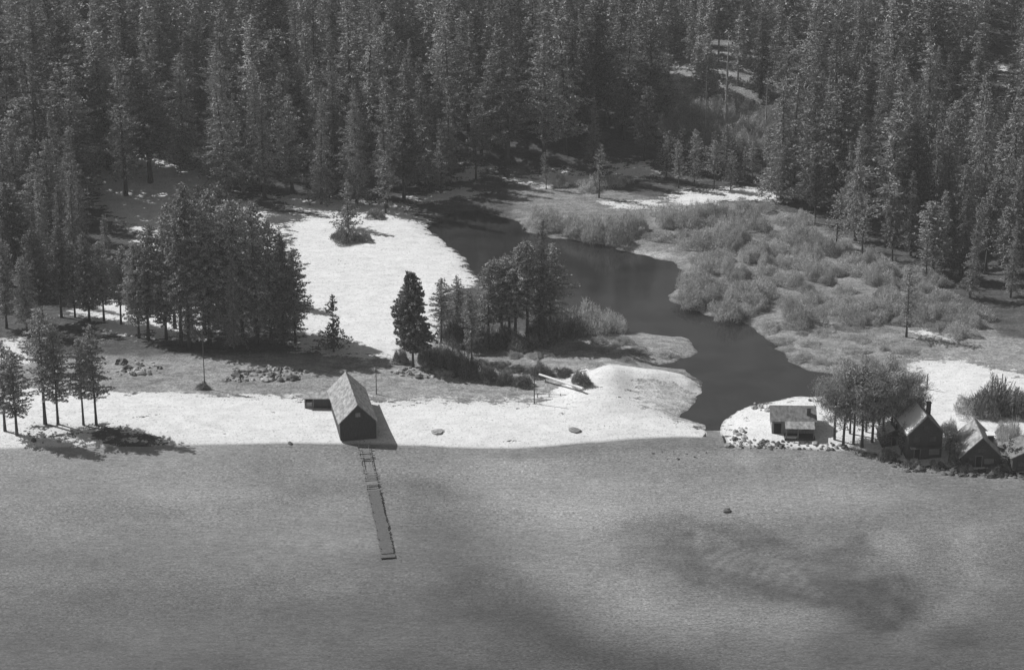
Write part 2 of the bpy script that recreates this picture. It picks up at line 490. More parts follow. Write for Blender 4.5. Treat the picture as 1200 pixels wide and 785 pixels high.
a = lme.attributes.new("bed", 'FLOAT', 'POINT'); a.data.foreach_set("value", bed.astype(np.float32))
tag(link('lake', lme), kind='structure')

def pond_mat(t, p):
    tc = N(t, "ShaderNodeTexCoord"); ob = tc.outputs["Object"]
    b = noise_n(t, .12, 5, ob, .6); c = noise_n(t, 1.6, 4, ob, .6, (.5, 1.4, 1))
    t.links.new(ramp(t, b, .3, .7, .018, .04), p.inputs["Base Color"])
    bump_n(t, p, c, .5, .02)
qx = np.arange(-60, 150, 1.5); qy = np.arange(385, 560, 1.5)
QX, QY = np.meshgrid(qx, qy); QP = np.stack([QX.ravel(), QY.ravel()], -1)
keep = ((sdf(QP, POND) > -3.2) & (sdf(QP, LAND) > -.3)).reshape(QX.shape)
nx = len(qx); ii = []
for a_ in range(len(qy) - 1):
    for b_ in range(len(qx) - 1):
        if keep[a_, b_] and keep[a_ + 1, b_] and keep[a_, b_ + 1] and keep[a_ + 1, b_ + 1]: ii.append(a_ * nx + b_)
ii = np.array(ii); QF = np.stack([ii, ii + 1, ii + nx + 1, ii + nx], -1)
us, inv = np.unique(QF, return_inverse=True)
me = raw_mesh('pond', np.column_stack([QP[us], np.full(len(us), .012)]), inv.reshape(-1, 4), mat('pond_water', pond_mat, rough=.05, spec=.5))
tag(link('pond', me), kind='structure')

# ------------------------------------------------------------------ plants: prototypes
def cards(C, D, L, W, r):
    """diamond-shaped sprays: centres C, directions D, lengths L, widths W"""
    D = D / (np.linalg.norm(D, axis=1, keepdims=True) + 1e-9)
    S = np.cross(D, r.normal(size=D.shape)); S /= (np.linalg.norm(S, axis=1, keepdims=True) + 1e-9)
    a = C - D * L[:, None] * .5; b = C + D * L[:, None] * .5
    c = C + S * W[:, None] * .5; d = C - S * W[:, None] * .5
    V = np.stack([a, c, b, d], 1).reshape(-1, 3)
    F = np.arange(len(V)).reshape(-1, 4)
    return V, F
def conifer(seed, H, R, cb, prof, lev=.5, nb=6, step=.75, k=5, L=.85, W=.34, droop=.25, rise=.1, limb=.5, lean=0, keep=1.0):
    r = np.random.default_rng(seed)
    zb = H * cb
    zs = np.arange(zb, H - .2, lev)
    C = []; D = []; limbs = []
    bend = r.normal(size=2) * lean
    def axis_at(z): return bend[0] * (z / H) ** 2, bend[1] * (z / H) ** 2
    lob = r.uniform(0, 6.28, 3)
    for z in zs:
        t = (z - zb) / (H - zb)
        rr = R * prof(t)
        gap = r.random() < .12
        n = max(3, int(nb * (.6 + .6 * rr / R) + r.random()))
        a0 = r.uniform(0, 6.28)
        for j in range(n):
            if r.random() > keep: continue
            an = a0 + j * 6.283 / n + r.normal() * .3
            ln = rr * r.uniform(.6, 1.12) * (.6 if gap else 1) * (1 + .2 * math.sin(2 * an + lob[0]) + .22 * math.sin(z * .8 + lob[1] + an))
            s = np.arange(ln, .12 * ln, -step * r.uniform(.8, 1.2))
            if len(s) == 0: s = np.array([ln * .6])
            ax, ay = axis_at(z)
            zz = z + s * rise - droop * s * s / max(R, 1) + r.normal(size=len(s)) * .12
            pc = np.column_stack([ax + np.cos(an) * s, ay + np.sin(an) * s, zz])
            kk = np.repeat(pc, k, 0) + r.normal(size=(len(s) * k, 3)) * np.array([.3, .3, .2]) * L
            dd = np.column_stack([np.full(len(kk), math.cos(an)), np.full(len(kk), math.sin(an)), np.full(len(kk), .15)]) + r.normal(size=kk.shape) * .75
            C.append(kk); D.append(dd)
            if r.random() < limb and ln > .8:
                limbs.append(((ax, ay, z), (ax + math.cos(an) * ln * .85, ay + math.sin(an) * ln * .85, z + ln * .85 * rise - droop * (ln * .85) ** 2 / max(R, 1)), .035 + ln * .012))
    # leader
    nt_ = 14
    zz = np.linspace(H - 1.2, H, nt_)
    ax, ay = axis_at(H)
    C.append(np.column_stack([ax + r.normal(size=nt_) * .12, ay + r.normal(size=nt_) * .12, zz])); D.append(np.column_stack([r.normal(size=nt_) * .5, r.normal(size=nt_) * .5, np.ones(nt_)]))
    C = np.concatenate(C); D = np.concatenate(D)
    Ls = L * r.uniform(.6, 1.25, len(C)); Ws = W * r.uniform(.6, 1.3, len(C))
    V, F = cards(C, D, Ls, Ws, r)
    mb = MB()
    tr = .011 * H + .06
    hs = np.linspace(0, H * .97, 9)
    mb.tube([(*axis_at(h), h - (.6 if i == 0 else 0)) for i, h in enumerate(hs)], [tr * (1.35 if i == 0 else 1) * (1 - .93 * (h / H) ** 1.1) for i, h in enumerate(hs)], 7)
    for a, b, rd in limbs: mb.tube([a, ((a[0] + b[0]) / 2, (a[1] + b[1]) / 2, (a[2] + b[2]) / 2 + .1), b], [rd, rd * .7, rd * .25], 3)
    # dead stubs under the crown
    for _ in range(int(cb * 18)):
        z = r.uniform(.25 * zb, zb); an = r.uniform(0, 6.28); ln = r.uniform(.4, 1.5)
        ax, ay = axis_at(z); mb.tube([(ax, ay, z), (ax + math.cos(an) * ln, ay + math.sin(an) * ln, z + r.uniform(-.3, .2))], [.04, .012], 3)
    return (V, F), mb, H
def twiggy(seed, H, R, trunk, n, L=1.6, W=.06, leaves=0, spread=1.0):
    """bare crown: stems dividing into fine upward twigs"""
    r = np.random.default_rng(seed)
    mb = MB(); C = []; D = []; Ls = []; Ws = []
    tips = []
    if trunk:
        tr = .009 * H + .05
        mb.tube([(0, 0, -.4), (r.normal() * .1, r.normal() * .1, H * .4), (r.normal() * .3, r.normal() * .3, H * .9)], [tr * 1.2, tr * .8, .03], 6)
        for _ in range(26):
            z = H * r.uniform(.22, .85); an = r.uniform(0, 6.28); f = math.sin(math.pi * min(1, (z / H - .12) / .9)) ** .6
            ln = R * f * r.uniform(.6, 1.1)
            b = (math.cos(an) * ln, math.sin(an) * ln, z + ln * r.uniform(.5, 1.1))
            mb.tube([(0, 0, z), (b[0] * .55, b[1] * .55, z + (b[2] - z) * .4), b], [.06, .04, .015], 3)
            tips.append((np.array([0, 0, z]), np.array(b)))
    else:
        for _ in range(34):
            an = r.uniform(0, 6.28); q = r.uniform(0, 1) ** .6
            s = np.array([math.cos(an) * R * .35 * q, math.sin(an) * R * .35 * q, -.1])
            b = np.array([math.cos(an) * R * q, math.sin(an) * R * q, H * math.sqrt(max(0, 1 - .85 * q * q)) * r.uniform(.7, .95)])
            mb.tube([s, (s + b) / 2 + np.array([0, 0, .1]), b * .9], [.022, .015, .008], 3)
            tips.append((s, b))
    A = np.array([t[0] for t in tips]); B = np.array([t[1] for t in tips])
    idx = r.integers(0, len(tips), n); u = r.uniform(.35, 1.05, n)[:, None]
    base = A[idx] * (1 - u) + B[idx] * u
    jit = 1.3 if trunk else .35
    if not trunk:                                   # a dome filled with twigs, uneven in outline
        an = r.uniform(0, 6.283, n); q = np.sqrt(r.uniform(0, 1, n)); v = r.uniform(.15, 1, n) ** .6
        lob = 1 + .26 * np.sin(3 * an + seed) + .17 * np.sin(5 * an + 2 * seed)
        base = np.column_stack([np.cos(an) * q * R * lob, np.sin(an) * q * R * lob, v * H * .86 * np.sqrt(np.maximum(0, 1 - .9 * q * q)) * (1 + .28 * np.sin(3 * an + q * 5 + 2.1 * seed)) * (1 + .2 * np.sin(4 * an + q * 7 + seed))])
    out = base * np.array([1, 1, 0]); out /= (np.linalg.norm(out, axis=1, keepdims=True) + .3)
    D = out * .55 * spread + np.array([0, 0, .9]) + r.normal(size=(n, 3)) * .45
    V, F = cards(base + r.normal(size=(n, 3)) * np.array([jit, jit, jit * .7]) * L * .5, D, L * r.uniform(.5, 1.2, n), W * r.uniform(.7, 1.4, n), r)
    return (V, F), mb, H

PROTO = {}
def proto(key, gen, leafmat, barkmat):
    (V, F), mb, H = gen
    PROTO[key] = (raw_mesh('crown', V, F, leafmat), mb.mesh('trunk', barkmat, True), H, gen)
fir_p = lambda t: (1 - t) ** .75 * (.85 + .15 * math.sin(t * 9)) + .03
col_p = lambda t: min(1, t * 5 + .45) * (1 - t) ** .8 * 1.12 * (.88 + .12 * math.sin(t * 23)) + .04
jeff_p = lambda t: min(1, t * 4 + .5) * (1 - t ** 1.3) ** .9 * (.85 + .15 * math.sin(t * 17 + 2)) + .03
pine_p = lambda t: (math.sin(math.pi * min(1, .16 + t * .84)) ** .55) * (1 - .35 * t) + .03
egg_p = lambda t: min(1, .62 + t * 2.2) * (1 - max(0, t - .12) / .88) ** .62 + .03
for i in range(5):
    proto(f'fir{i}', conifer(100 + i, 30, 4.5 + .4 * (i % 3), .07 + .03 * (i % 2), (fir_p, col_p)[i % 2], .7, 6, .6, 8, .95, .2, .6, .08, .35, .6, .82), M['needles'], M['bark'])
for i in range(5):
    proto(f'jeff{i}', conifer(150 + i, 30, 4.4 + .4 * (i % 3), .14 + .05 * (i % 3), jeff_p, .9, 6, .6, 10, .85, .2, .3, .2, .4, .9, .75), M['needles'], M['bark'])
for i in range(4):
    proto(f'pine{i}', conifer(200 + i, 26, 4.1 + .5 * (i % 2), .16 + .05 * (i % 3), pine_p, .55, 7, .7, 10, .66, .26, .12, .25, .5, .8, .85), M['needles'], M['bark'])
for i in range(3):
    proto(f'loose{i}', conifer(300 + i, 20, 3.4, (.27, .24, .32)[i], pine_p, .6, 6, .6, 12, .55, .2, .12, .25, .8, .6, .8), M['needles_pale'], M['bark'])
proto('egg', conifer(400, 15, 3.3, .2, egg_p, .26, 11, .42, 16, .45, .24, .06, .1, .4, .15), M['needles'], M['bark'])
proto('young', conifer(410, 10, 3.0, .08, fir_p, .55, 6, .6, 6, .6, .24, .12, .1, .7, .2, .85), M['needles'], M['bark'])
for i in range(2):
    proto(f'thin{i}', conifer(420 + i, 14, 2.7, (.16, .22)[i], pine_p, .55, 5, .55, 6, .42, .15, .1, .3, .8, .5, .8), M['needles_pale'], M['bark'])
for i in range(3):
    proto(f'aspen{i}', twiggy(500 + i, 14, 3.6, True, 7000, .8, .07), M['aspen'], M['bark'])
for i in range(5):
    proto(f'willow{i}', twiggy(600 + i, 2.6, 3.0, False, 4000, .75, .05, 0, .8), M['twigs'], M['twigs_dark'])
for i in range(2):
    proto(f'brush{i}', twiggy(620 + i, 2.2, 2.2, False, 3000, .75, .06, 0, .8), M['twigs_dark'], M['twigs_dark'])
proto('snag', conifer(700, 26, 2.0, .25, fir_p, 1.0, 4, 1.0, 2, .7, .1, .2, .1, 1.0, .4), M['deadwood'], M['deadwood'])

def plant(key, name, loc, scale, rz, label, cat, group=None, sxy=1.0, parts=('trunk', 'crown'), tilt=None):
    cr, tr, H, _ = PROTO[key]
    e = link(name, None, None, loc, rz)
    if tilt: e.rotation_euler = (tilt[0], tilt[1], rz)
    e.scale = (scale * sxy, scale * sxy, scale)
    link(parts[0], tr, e); link(parts[1], cr, e)
    return tag(e, label, cat, group)
def px_tree(key, name, px, py, ptop, label, cat='tree', group=None, sxy=1.0, parts=('trunk', 'crown')):
    """a tree whose foot and top are where the photo has them; its height comes out in metres"""
    p = at(px, py)
    lo, hi = 0.0, 60.0
    for _ in range(30):
        m = (lo + hi) / 2
        if to_px(p.x, p.y, p.z + m)[1] > ptop: lo = m
        else: hi = m
    s = lo / PROTO[key][2]
    return plant(key, name, p - Vector((0, 0, .15)), s, random.uniform(0, 6.28), label, cat, group, sxy, parts)

# ------------------------------------------------------------------ the forest
FOREST = np.array([(-260, 392), (10, 385), (60, 362), (100, 330), (112, 290), (96, 250), (120, 238), (300, 236), (430, 246), (488, 243), (520, 226), (600, 196), (700, 190), (770, 196),
                   (905, 236), (955, 252), (1000, 285), (1060, 305), (1105, 330), (1135, 365), (1160, 396), (1300, 408), (1500, 408), (1500, -260), (-260, -260)], float)
def in_poly_px(x, y, poly): return sdf(np.stack([x, y], -1), poly) > 0
HOLES = [(np.array(h, float), k) for h, k in (
    ([(766, 118), (912, 118), (945, 172), (912, 240), (774, 238)], 0.0),
    ([(745, 55), (905, 55), (912, 118), (766, 118)], .4),
    ([(688, 95), (790, 95), (790, 185), (690, 185)], .25),
    ([(100, 178), (250, 178), (345, 228), (345, 262), (95, 262)], .12),
    ([(40, 120), (260, 120), (330, 200), (230, 180), (60, 190)], .6),
    ([(1146, 60), (1192, 60), (1194, 240), (1148, 240)], .0),
    ([(560, 196), (780, 192), (780, 235), (560, 235)], .5),
    ([(905, 236), (1000, 240), (1100, 300), (1130, 380), (1000, 300)], .7),
)]
pts = []
cell = {}
r = np.random.default_rng(21)
cand = np.column_stack([r.uniform(-190, 190, 26000), r.uniform(470, 665, 26000)])
hz = height(cand); cx_, cy_ = to_px(cand[:, 0], cand[:, 1], hz)
ok = in_poly_px(cx_, cy_, FOREST) & (cx_ > -60) & (cx_ < 1260)
prob = np.ones(len(cand))
for h, k in HOLES: prob[in_poly_px(cx_, cy_, h)] *= k
ok &= r.random(len(cand)) < prob
MIN_D = 6.7
for (x, y), z in zip(cand[ok], hz[ok]):
    c = (int(x // MIN_D), int(y // MIN_D))
    if any((x - a) ** 2 + (y - b) ** 2 < MIN_D ** 2 for i in (-1, 0, 1) for j in (-1, 0, 1) for a, b, _ in cell.get((c[0] + i, c[1] + j), ())): continue
    cell.setdefault(c, []).append((x, y, z)); pts.append((x, y, z))
info = []
for x, y, z in pts:
    bx, by = to_px(x, y, z)
    H = r.choice([r.uniform(25, 37), r.uniform(25, 37), r.uniform(16, 26)])
    if by > 300: H = r.uniform(17, 26)
    elif by > 250 and bx < 300: H = r.uniform(18, 27)
    tx, ty = to_px(x, y, z + H)
    if by < -2 and ty < -150: pass
    info.append(dict(x=x, y=y, z=z, H=H, bx=bx, by=by, ty=ty))
info = [q for q in info if q['ty'] < 785 and q['by'] > -8 or (q['by'] > -110 and q['ty'] < 0 and False)]
info.sort(key=lambda q: q['y'])
print("forest trees", len(info))
def forest_label(q):
    bx, by = q['bx'], q['by']
    if by > 290 and bx > 900: return ('dark conifer at the right-hand edge of the marsh, among the lowest of the forest', 'conifers between the marsh and the right edge')
    if bx > 900 and by > 200: return ('dark conifer in the stand behind the willow marsh', 'conifers behind the willow marsh')
    if by > 240 and bx < 300: return ('dark conifer at the left edge of the picture, behind the shaded grove', 'conifers behind the left grove')
    if by > 185:
        if bx < 330: return ('tall conifer with snow patches around its foot, upper left', 'conifers over the snow patches')
        if bx < 560: return ('tall dark conifer at the forest edge along the top of the snowfield', 'conifers along the top of the snowfield')
        return ('dark conifer at the forest edge beyond the head of the pond', 'conifers beyond the pond')
    if bx < 420: return ('dark conifer deep in the dense forest on the left of the slope', 'forest on the left of the slope')
    if bx < 790: return ('dark conifer deep in the dense forest on the middle of the slope', 'forest on the middle of the slope')
    if bx < 940: return ('dark conifer around and above the pale brushy clearing', 'forest around the brushy clearing')
    return ('dark conifer deep in the dense forest on the right of the slope', 'forest on the right of the slope')
far_V = []; far_F = []; nf = 0
n_ind = 0
CAP = 270
for q in info:
    key = random.choice(['fir0', 'fir1', 'fir2', 'fir3', 'fir4', 'jeff0', 'jeff1', 'jeff2', 'jeff3', 'jeff4', 'jeff1', 'jeff3', 'pine1'])
    if q['by'] > 300: key = random.choice(['fir1', 'fir3', 'pine2', 'pine0'])
    s = q['H'] / PROTO[key][2]
    if n_ind < CAP:
        lab, grp = forest_label(q)
        plant(key, 'conifer', (q['x'], q['y'], q['z'] - .3), s, random.uniform(0, 6.28), lab, 'tree', grp, random.uniform(.8, 1.5), tilt=(random.gauss(0, .025), random.gauss(0, .025)))
        n_ind += 1
    else:
        gen = PROTO[key][3]
        V, F = gen[0]
        V = V.reshape(-1, 4, 3)[::3].reshape(-1, 3)
        an = random.uniform(0, 6.28); c, s_ = math.cos(an), math.sin(an)
        W = V @ np.array([[c, s_, 0], [-s_, c, 0], [0, 0, 1]]) * s + np.array([q['x'], q['y'], q['z'] - .3])
        # sprays a little larger where half of them are kept
        Wq = W.reshape(-1, 4, 3); ctr = Wq.mean(1, keepdims=True); W = (ctr + (Wq - ctr) * 1.7).reshape(-1, 3)
        far_V.append(W); far_F.append(np.arange(len(W)).reshape(-1, 4) + nf); nf += len(W)
        tb = MB(); tb.tube([(q['x'], q['y'], q['z'] - 1), (q['x'], q['y'], q['z'] + q['H'] * .9)], [.35, .05], 4)
        W = np.array(tb.v); far_V.append(W); far_F.append(np.array(tb.q) + nf); nf += len(W)
if far_V:
    o = link('forest', raw_mesh('forest', np.concatenate(far_V), np.concatenate(far_F), M['needles']))
    tag(o, 'far dense conifer forest filling the top of the slope', 'forest', kind='stuff')

# pale scrub on the clearing, bare aspens and snags
ORD = ['first', 'second', 'third', 'fourth', 'fifth', 'sixth', 'seventh', 'eighth', 'ninth', 'tenth', 'eleventh', 'twelfth', 'thirteenth', 'fourteenth', 'fifteenth', 'sixteenth', 'seventeenth', 'eighteenth']
px_tree('snag', 'dead_tree', 850, 160, 36, 'tallest pale dead tree with short bare branches above the brushy clearing', sxy=1.5)
px_tree('snag', 'dead_tree', 897, 158, 82, 'shorter pale dead tree right of the tallest dead one', sxy=1.1)
px_tree('snag', 'dead_tree', 826, 168, 78, 'thin pale dead trunk left of the tallest dead tree', sxy=.8)
px_tree('snag', 'dead_tree', 876, 165, 108, 'smallest pale dead trunk between the two larger dead trees', sxy=.8)
for i, (x, y, t) in enumerate([(700, 118, 52), (722, 112, 38), (745, 112, 46), (768, 120, 55), (712, 145, 66), (755, 140, 60), (780, 150, 80)]):
    px_tree(f'aspen{i % 3}', 'bare_tree', x, y, t, 'pale bare deciduous tree in the light patch of the dark forest', group='bare trees in the middle of the forest', sxy=1.2)
def shrub(key, x, y, wpx, hpx, label, group=None, name='willow_shrub', cat='shrub'):
    p = at(x, y)
    mpp = math.hypot(p.y, CAM_H) * TH / 600
    H = hpx * mpp / cp * .95
    s = H / PROTO[key][2]
    rad = {'w': 3.3, 'b': 2.5}[key[0]]
    sxy = (wpx / 2 * mpp) / (rad * s)
    e = plant(key, name, p - Vector((0, 0, .05)), s, random.uniform(0, 6.28), label, cat, group, sxy, ('stems', 'twigs'))
    return e
rr = np.random.default_rng(31)
def scatter(poly, n, dmin):
    poly = np.array(poly, float); out = []
    lo, hi = poly.min(0), poly.max(0)
    for _ in range(n * 60):
        q = rr.uniform(lo, hi)
        if not in_poly_px(np.array([q[0]]), np.array([q[1]]), poly)[0]: continue
        if any(((q[0] - a) ** 2 + ((q[1] - b) * 2) ** 2) < dmin ** 2 for a, b in out): continue
        out.append(tuple(q))
        if len(out) >= n: break
    return sorted(out, key=lambda q: q[1])
for x, y in scatter([(778, 140), (850, 128), (905, 140), (960, 175), (930, 200), (860, 178), (778, 172)], 52, 11):
    shrub(f'willow{rr.integers(5)}', x, y, rr.uniform(24, 40), rr.uniform(12, 22), 'pale bare shrub on the brushy clearing below the dead trees', 'shrubs on the brushy clearing')
for i_, (x, y) in enumerate(scatter([(772, 188), (930, 192), (925, 226), (775, 222)], 22, 17)):
    px_tree(('thin0', 'loose1', 'young', 'loose2')[i_ % 4], 'pine_tree', x, y, y - rr.uniform(34, 62), 'small conifer between the bright snow patch and the brushy clearing', group='small conifers above the snow patch')
for x, y in scatter([(920, 120), (1010, 160), (1040, 215), (960, 190)], 8, 24):
    px_tree(f'aspen{rr.integers(3)}', 'bare_tree', x, y + 15, y - 35, 'grey bare deciduous tree right of the brushy clearing', group='bare trees right of the clearing')

# ------------------------------------------------------------------ willow marsh
for x, y in scatter([(790, 250), (900, 246), (960, 262), (1010, 300), (1100, 330), (1158, 385), (1140, 402), (1040, 384), (900, 364), (830, 365), (800, 350), (815, 300), (760, 275)], 97, 19):
    shrub(f'willow{rr.integers(5)}', x, y, rr.uniform(18, 54), rr.uniform(8, 23), 'pale leafless willow in the thicket between the pond and the forest', 'willows of the marsh thicket')
for i, (x, y, w_, h_) in enumerate([(640, 266, 52, 22), (668, 272, 44, 20), (692, 278, 50, 24), (716, 284, 54, 30), (740, 272, 40, 26), (655, 218, 26, 12), (690, 222, 34, 14), (722, 217, 36, 12)]):
    shrub(f'willow{i % 5}', x, y, w_, h_, f'pale willow, {ORD[i]} from the left on the far bank of the pond' if i < 5 else f'low pale shrub, {ORD[i-5]} from the left behind the far bank willows', 'willows on the far bank of the pond')
for i, (x, y, w_, h_) in enumerate([(855, 372, 50, 24), (812, 358, 44, 16), (880, 350, 60, 24), (940, 380, 50, 22)]):
    shrub(f'willow{i}', x, y, w_, h_, ('rounded willow hanging over the bend of the pond', 'low willow on the small spit left of the bend', 'broad willow just above the pond bend', 'willow standing alone on the pale grass right of the bend')[i])
shrub('willow1', 688, 388, 62, 32, 'large pale willow at the right foot of the pines by the pond')
shrub('willow2', 716, 388, 40, 22, 'smaller pale willow beside the large one on the pond bank')
for i, (x, y, w_, h_) in enumerate([(1165, 484, 62, 38), (1140, 484, 50, 20), (1192, 484, 44, 26), (1132, 520, 26, 14), (1118, 528, 24, 18), (1186, 528, 30, 34), (1178, 512, 30, 18), (1112, 512, 22, 22)]):
    shrub(f'brush{i % 2}' if i in (0, 2, 3, 4) else f'willow{i % 5}', x, y, w_, h_,
          ('largest dark bush on the snow above the lakeside houses', 'low spreading bush left of the largest bush on the snow', 'bush at the right edge above the lakeside houses', 'small dark bush between the two gabled houses',
           'dark bush against the right wall of the dark gabled house', 'pale bush between the steep roofed house and the edge house', 'pale bush behind the steep roofed house', 'pale bush behind the gap between the gabled houses')[i], name='bush')
# brush west of the pond
for i, (x, y, w_, h_) in enumerate([(500, 428, 26, 24), (515, 425, 34, 22), (530, 432, 30, 26), (548, 440, 34, 26), (470, 425, 20, 16), (560, 410, 40, 34), (590, 405, 44, 22), (535, 400, 46, 26),
                                    (610, 408, 40, 16), (640, 398, 50, 30), (665, 392, 44, 26), (572, 446, 24, 18), (592, 448, 22, 16), (612, 452, 26, 14), (634, 440, 30, 14), (680, 452, 26, 18), (660, 440, 24, 10)]):
    shrub(f'brush{i % 2}', x, y, w_, h_, f'dark brush clump, {ORD[i]} counted from the lone round tree toward the sand bank', 'dark brush west of the pond', name='brush_clump')
for i, (x, y, w_, h_) in enumerate([(238, 455, 16, 8), (403, 283, 34, 16), (425, 282, 26, 10), (440, 255, 24, 10), (125, 500, 14, 6), (215, 500, 10, 3)][:4]):
    shrub('brush1', x, y, w_, h_, ('small dark bush at the foot of the pole on the grey meadow', 'low bush under the small tree on the snowfield', 'low bush right of the small snowfield tree', 'low bush at the top of the snowfield')[i], name='bush')
for x, y in scatter([(560, 400), (800, 392), (812, 412), (700, 430), (560, 436)], 16, 22):
    shrub(f'willow{rr.integers(5)}', x, y, rr.uniform(18, 36), rr.uniform(4, 8), 'low pale tuft of marsh growth between the pines and the sand bank', 'low tufts on the west marsh', name='marsh_shrub')

for i, (x, y) in enumerate(scatter([(905, 380), (1040, 385), (1075, 420), (960, 430), (925, 415)], 20, 20)):
    shrub(f'willow{i % 5}', x, y, rr.uniform(12, 44), rr.uniform(2, 5.5), 'low grey tuft on the open grass below the willow marsh', 'low tufts on the east bank', name='marsh_shrub')
for i, (x, y, w_, h_) in enumerate([(1070, 546, 22, 9), (1098, 547, 20, 8), (1132, 552, 20, 9), (1170, 553, 24, 9), (1040, 536, 26, 10)]):
    shrub(f'brush{i % 2}', x, y, w_, h_, ('low scrub before the dark two storey house, its left one', 'low scrub before the right corner of the dark two storey house', 'low scrub before the left corner of the steep roofed house', 'low scrub before the right corner of the steep roofed house', 'low scrub on the shore before the small dark hut')[i], name='bush')
# ------------------------------------------------------------------ single trees
def trees(rows, group, fmt):
    for i, row in enumerate(rows):
        key, x, y, t = row[:4]; sx = row[4] if len(row) > 4 else 1.0
        px_tree(key, 'pine_tree' if key[0] in 'pley' else 'conifer', x, y, t, fmt(i), group=group, sxy=sx)
FG = [('loose0', 6, 505, 398, 1.1), ('loose1', 20, 510, 404, 1.15), ('loose2', 53, 497, 362, 1.05), ('loose1', 68, 497, 378, .9), ('loose2', 98, 498, 396, .95), ('loose0', 113, 498, 377, .9)]
fgl = ['pine cut by the left edge, first of the lakeside pines', 'thick leaning pine second from the left on the lakeshore', 'tallest lakeside pine with a bare lower trunk', 'pine half hidden beside the tallest lakeside pine',
       'left pine of the pair with tall bare trunks on the shore', 'right pine of the pair with tall bare trunks on the shore']
trees(FG, 'lakeside pines at the lower left', lambda i: fgl[i])
GR = sorted([('pine0', 32, 392, 300), ('pine1', 50, 378, 268), ('pine2', 72, 372, 262), ('pine3', 88, 372, 285), ('pine0', 105, 378, 272), ('pine1', 122, 376, 280), ('pine2', 142, 380, 288), ('pine0', 8, 385, 280),
      ('pine3', 163, 396, 282), ('pine1', 174, 398, 262), ('pine0', 195, 398, 270), ('pine2', 213, 406, 215, .9), ('fir3', 222, 408, 238, .9), ('pine3', 246, 404, 240), ('fir1', 268, 402, 248, .9), ('pine1', 285, 404, 232),
      ('fir3', 302, 403, 238, .95), ('pine0', 318, 402, 258), ('fir1', 332, 404, 266, .9), ('pine3', 346, 402, 290), ('fir1', 275, 412, 300, .8), ('pine2', 240, 392, 222), ('pine0', 300, 388, 236), ('pine1', 330, 390, 278), ('pine3', 205, 385, 238), ('fir1', 128, 345, 250), ('pine2', 232, 335, 218), ('pine3', 262, 345, 214), ('fir3', 285, 350, 232)], key=lambda q: q[1])
trees(GR, 'shaded grove left of the snowfield', lambda i: 'dark pine %s from the left in the shaded grove left of the snowfield' % (ORD + ['nineteenth', 'twentieth', 'twenty-first', 'twenty-second', 'twenty-third', 'twenty-fourth', 'twenty-fifth', 'twenty-sixth', 'twenty-seventh', 'twenty-eighth', 'twenty-ninth', 'thirtieth', 'thirty-first', 'thirty-second', 'thirty-third'])[i])
px_tree('young', 'pine_tree', 391, 412, 345, 'small bushy pine standing alone right of the shaded grove', sxy=.9)
px_tree('egg', 'pine_tree', 484, 430, 318, 'lone dense egg shaped tree on the snow above the rock bank', sxy=.88)
PG = [('loose2', 517, 402, 326, 1.1), ('loose0', 535, 398, 322, 1.0), ('loose1', 553, 424, 338, .9), ('loose1', 572, 400, 300, 1.3), ('loose1', 588, 398, 298, 1.2), ('loose0', 604, 400, 286, 1.2), ('loose2', 618, 400, 282, 1.2), ('fir3', 633, 400, 258, .8), ('loose0', 645, 398, 285, 1.2), ('loose1', 597, 396, 302, 1.3)]
PG.sort(key=lambda q: q[1])
trees(PG, 'pines between the snowfield and the pond', lambda i: f'pine {ORD[i]} from the left in the group between snowfield and pond')
px_tree('young', 'pine_tree', 408, 268, 212, 'small open tree in the middle of the upper snowfield', sxy=1.0)
px_tree('thin0', 'pine_tree', 452, 250, 175, 'slim pine at the top of the snowfield')
px_tree('thin1', 'pine_tree', 640, 222, 178, 'slim young pine on the far shore, left of the other', sxy=.9)
px_tree('thin0', 'pine_tree', 702, 232, 168, 'slim pine with a bare trunk above the far willows', sxy=.9)
CL = sorted([('thin0', 978, 515, 425), ('thin1', 988, 523, 430), ('thin0', 1000, 520, 418), ('thin1', 1010, 524, 428), ('thin0', 1022, 518, 422), ('thin1', 1034, 520, 425), ('thin0', 1044, 515, 422), ('thin1', 1056, 518, 435), ('thin0', 1066, 512, 440), ('thin1', 1030, 508, 428), ('thin0', 996, 508, 430), ('thin1', 1015, 506, 424), ('thin0', 1048, 506, 430)], key=lambda q: q[1])
for i, (k, x, y, t) in enumerate(CL):
    if i % 3 != 1: k = f'aspen{i % 3}'
    px_tree(k, 'young_pine', x, y, t, f'slender young pine, {ORD[i]} from the left in the clump right of the cabin', 'tree', 'young pines right of the small cabin', 1.15)
MT = [('thin0', 1062, 395, 310), ('thin1', 930, 235, 150), ('thin0', 980, 290, 220), ('thin1', 1010, 300, 225), ('pine2', 1045, 312, 225), ('thin0', 1085, 330, 262), ('pine2', 955, 262, 180), ('pine0', 918, 240, 170)]
mtl = ['slim pine standing alone on the lower right of the willow marsh', 'thin pine right of the bright snow patch', 'thin pine on the upper edge of the willows', 'thin pine right of the marsh willows top', 'dark round pine at the forest foot above the willows', 'thin pine low in the upper right of the willows', 'dark pine just right of the bright snow patch', 'pine at the right end of the bright snow patch']
for (k, x, y, t), l in zip(MT, mtl): px_tree(k, 'pine_tree', x, y, t, l)

for k, x, y, t, l in [('thin0', 1112, 540, 498, 'small dark pine between the dark house and the steep roofed house'), ('young', 1120, 546, 518, 'low bushy pine against the left wall of the steep roofed house'),
                      ('thin1', 1056, 532, 492, 'thin dark pine touching the left wall of the dark house'), ('young', 1182, 545, 508, 'small pine between the steep roofed house and the edge house'), ('thin1', 1036, 527, 490, 'thin pine in front of the small dark hut')]:
    px_tree(k, 'pine_tree', x, y, t, l, sxy=1.2)
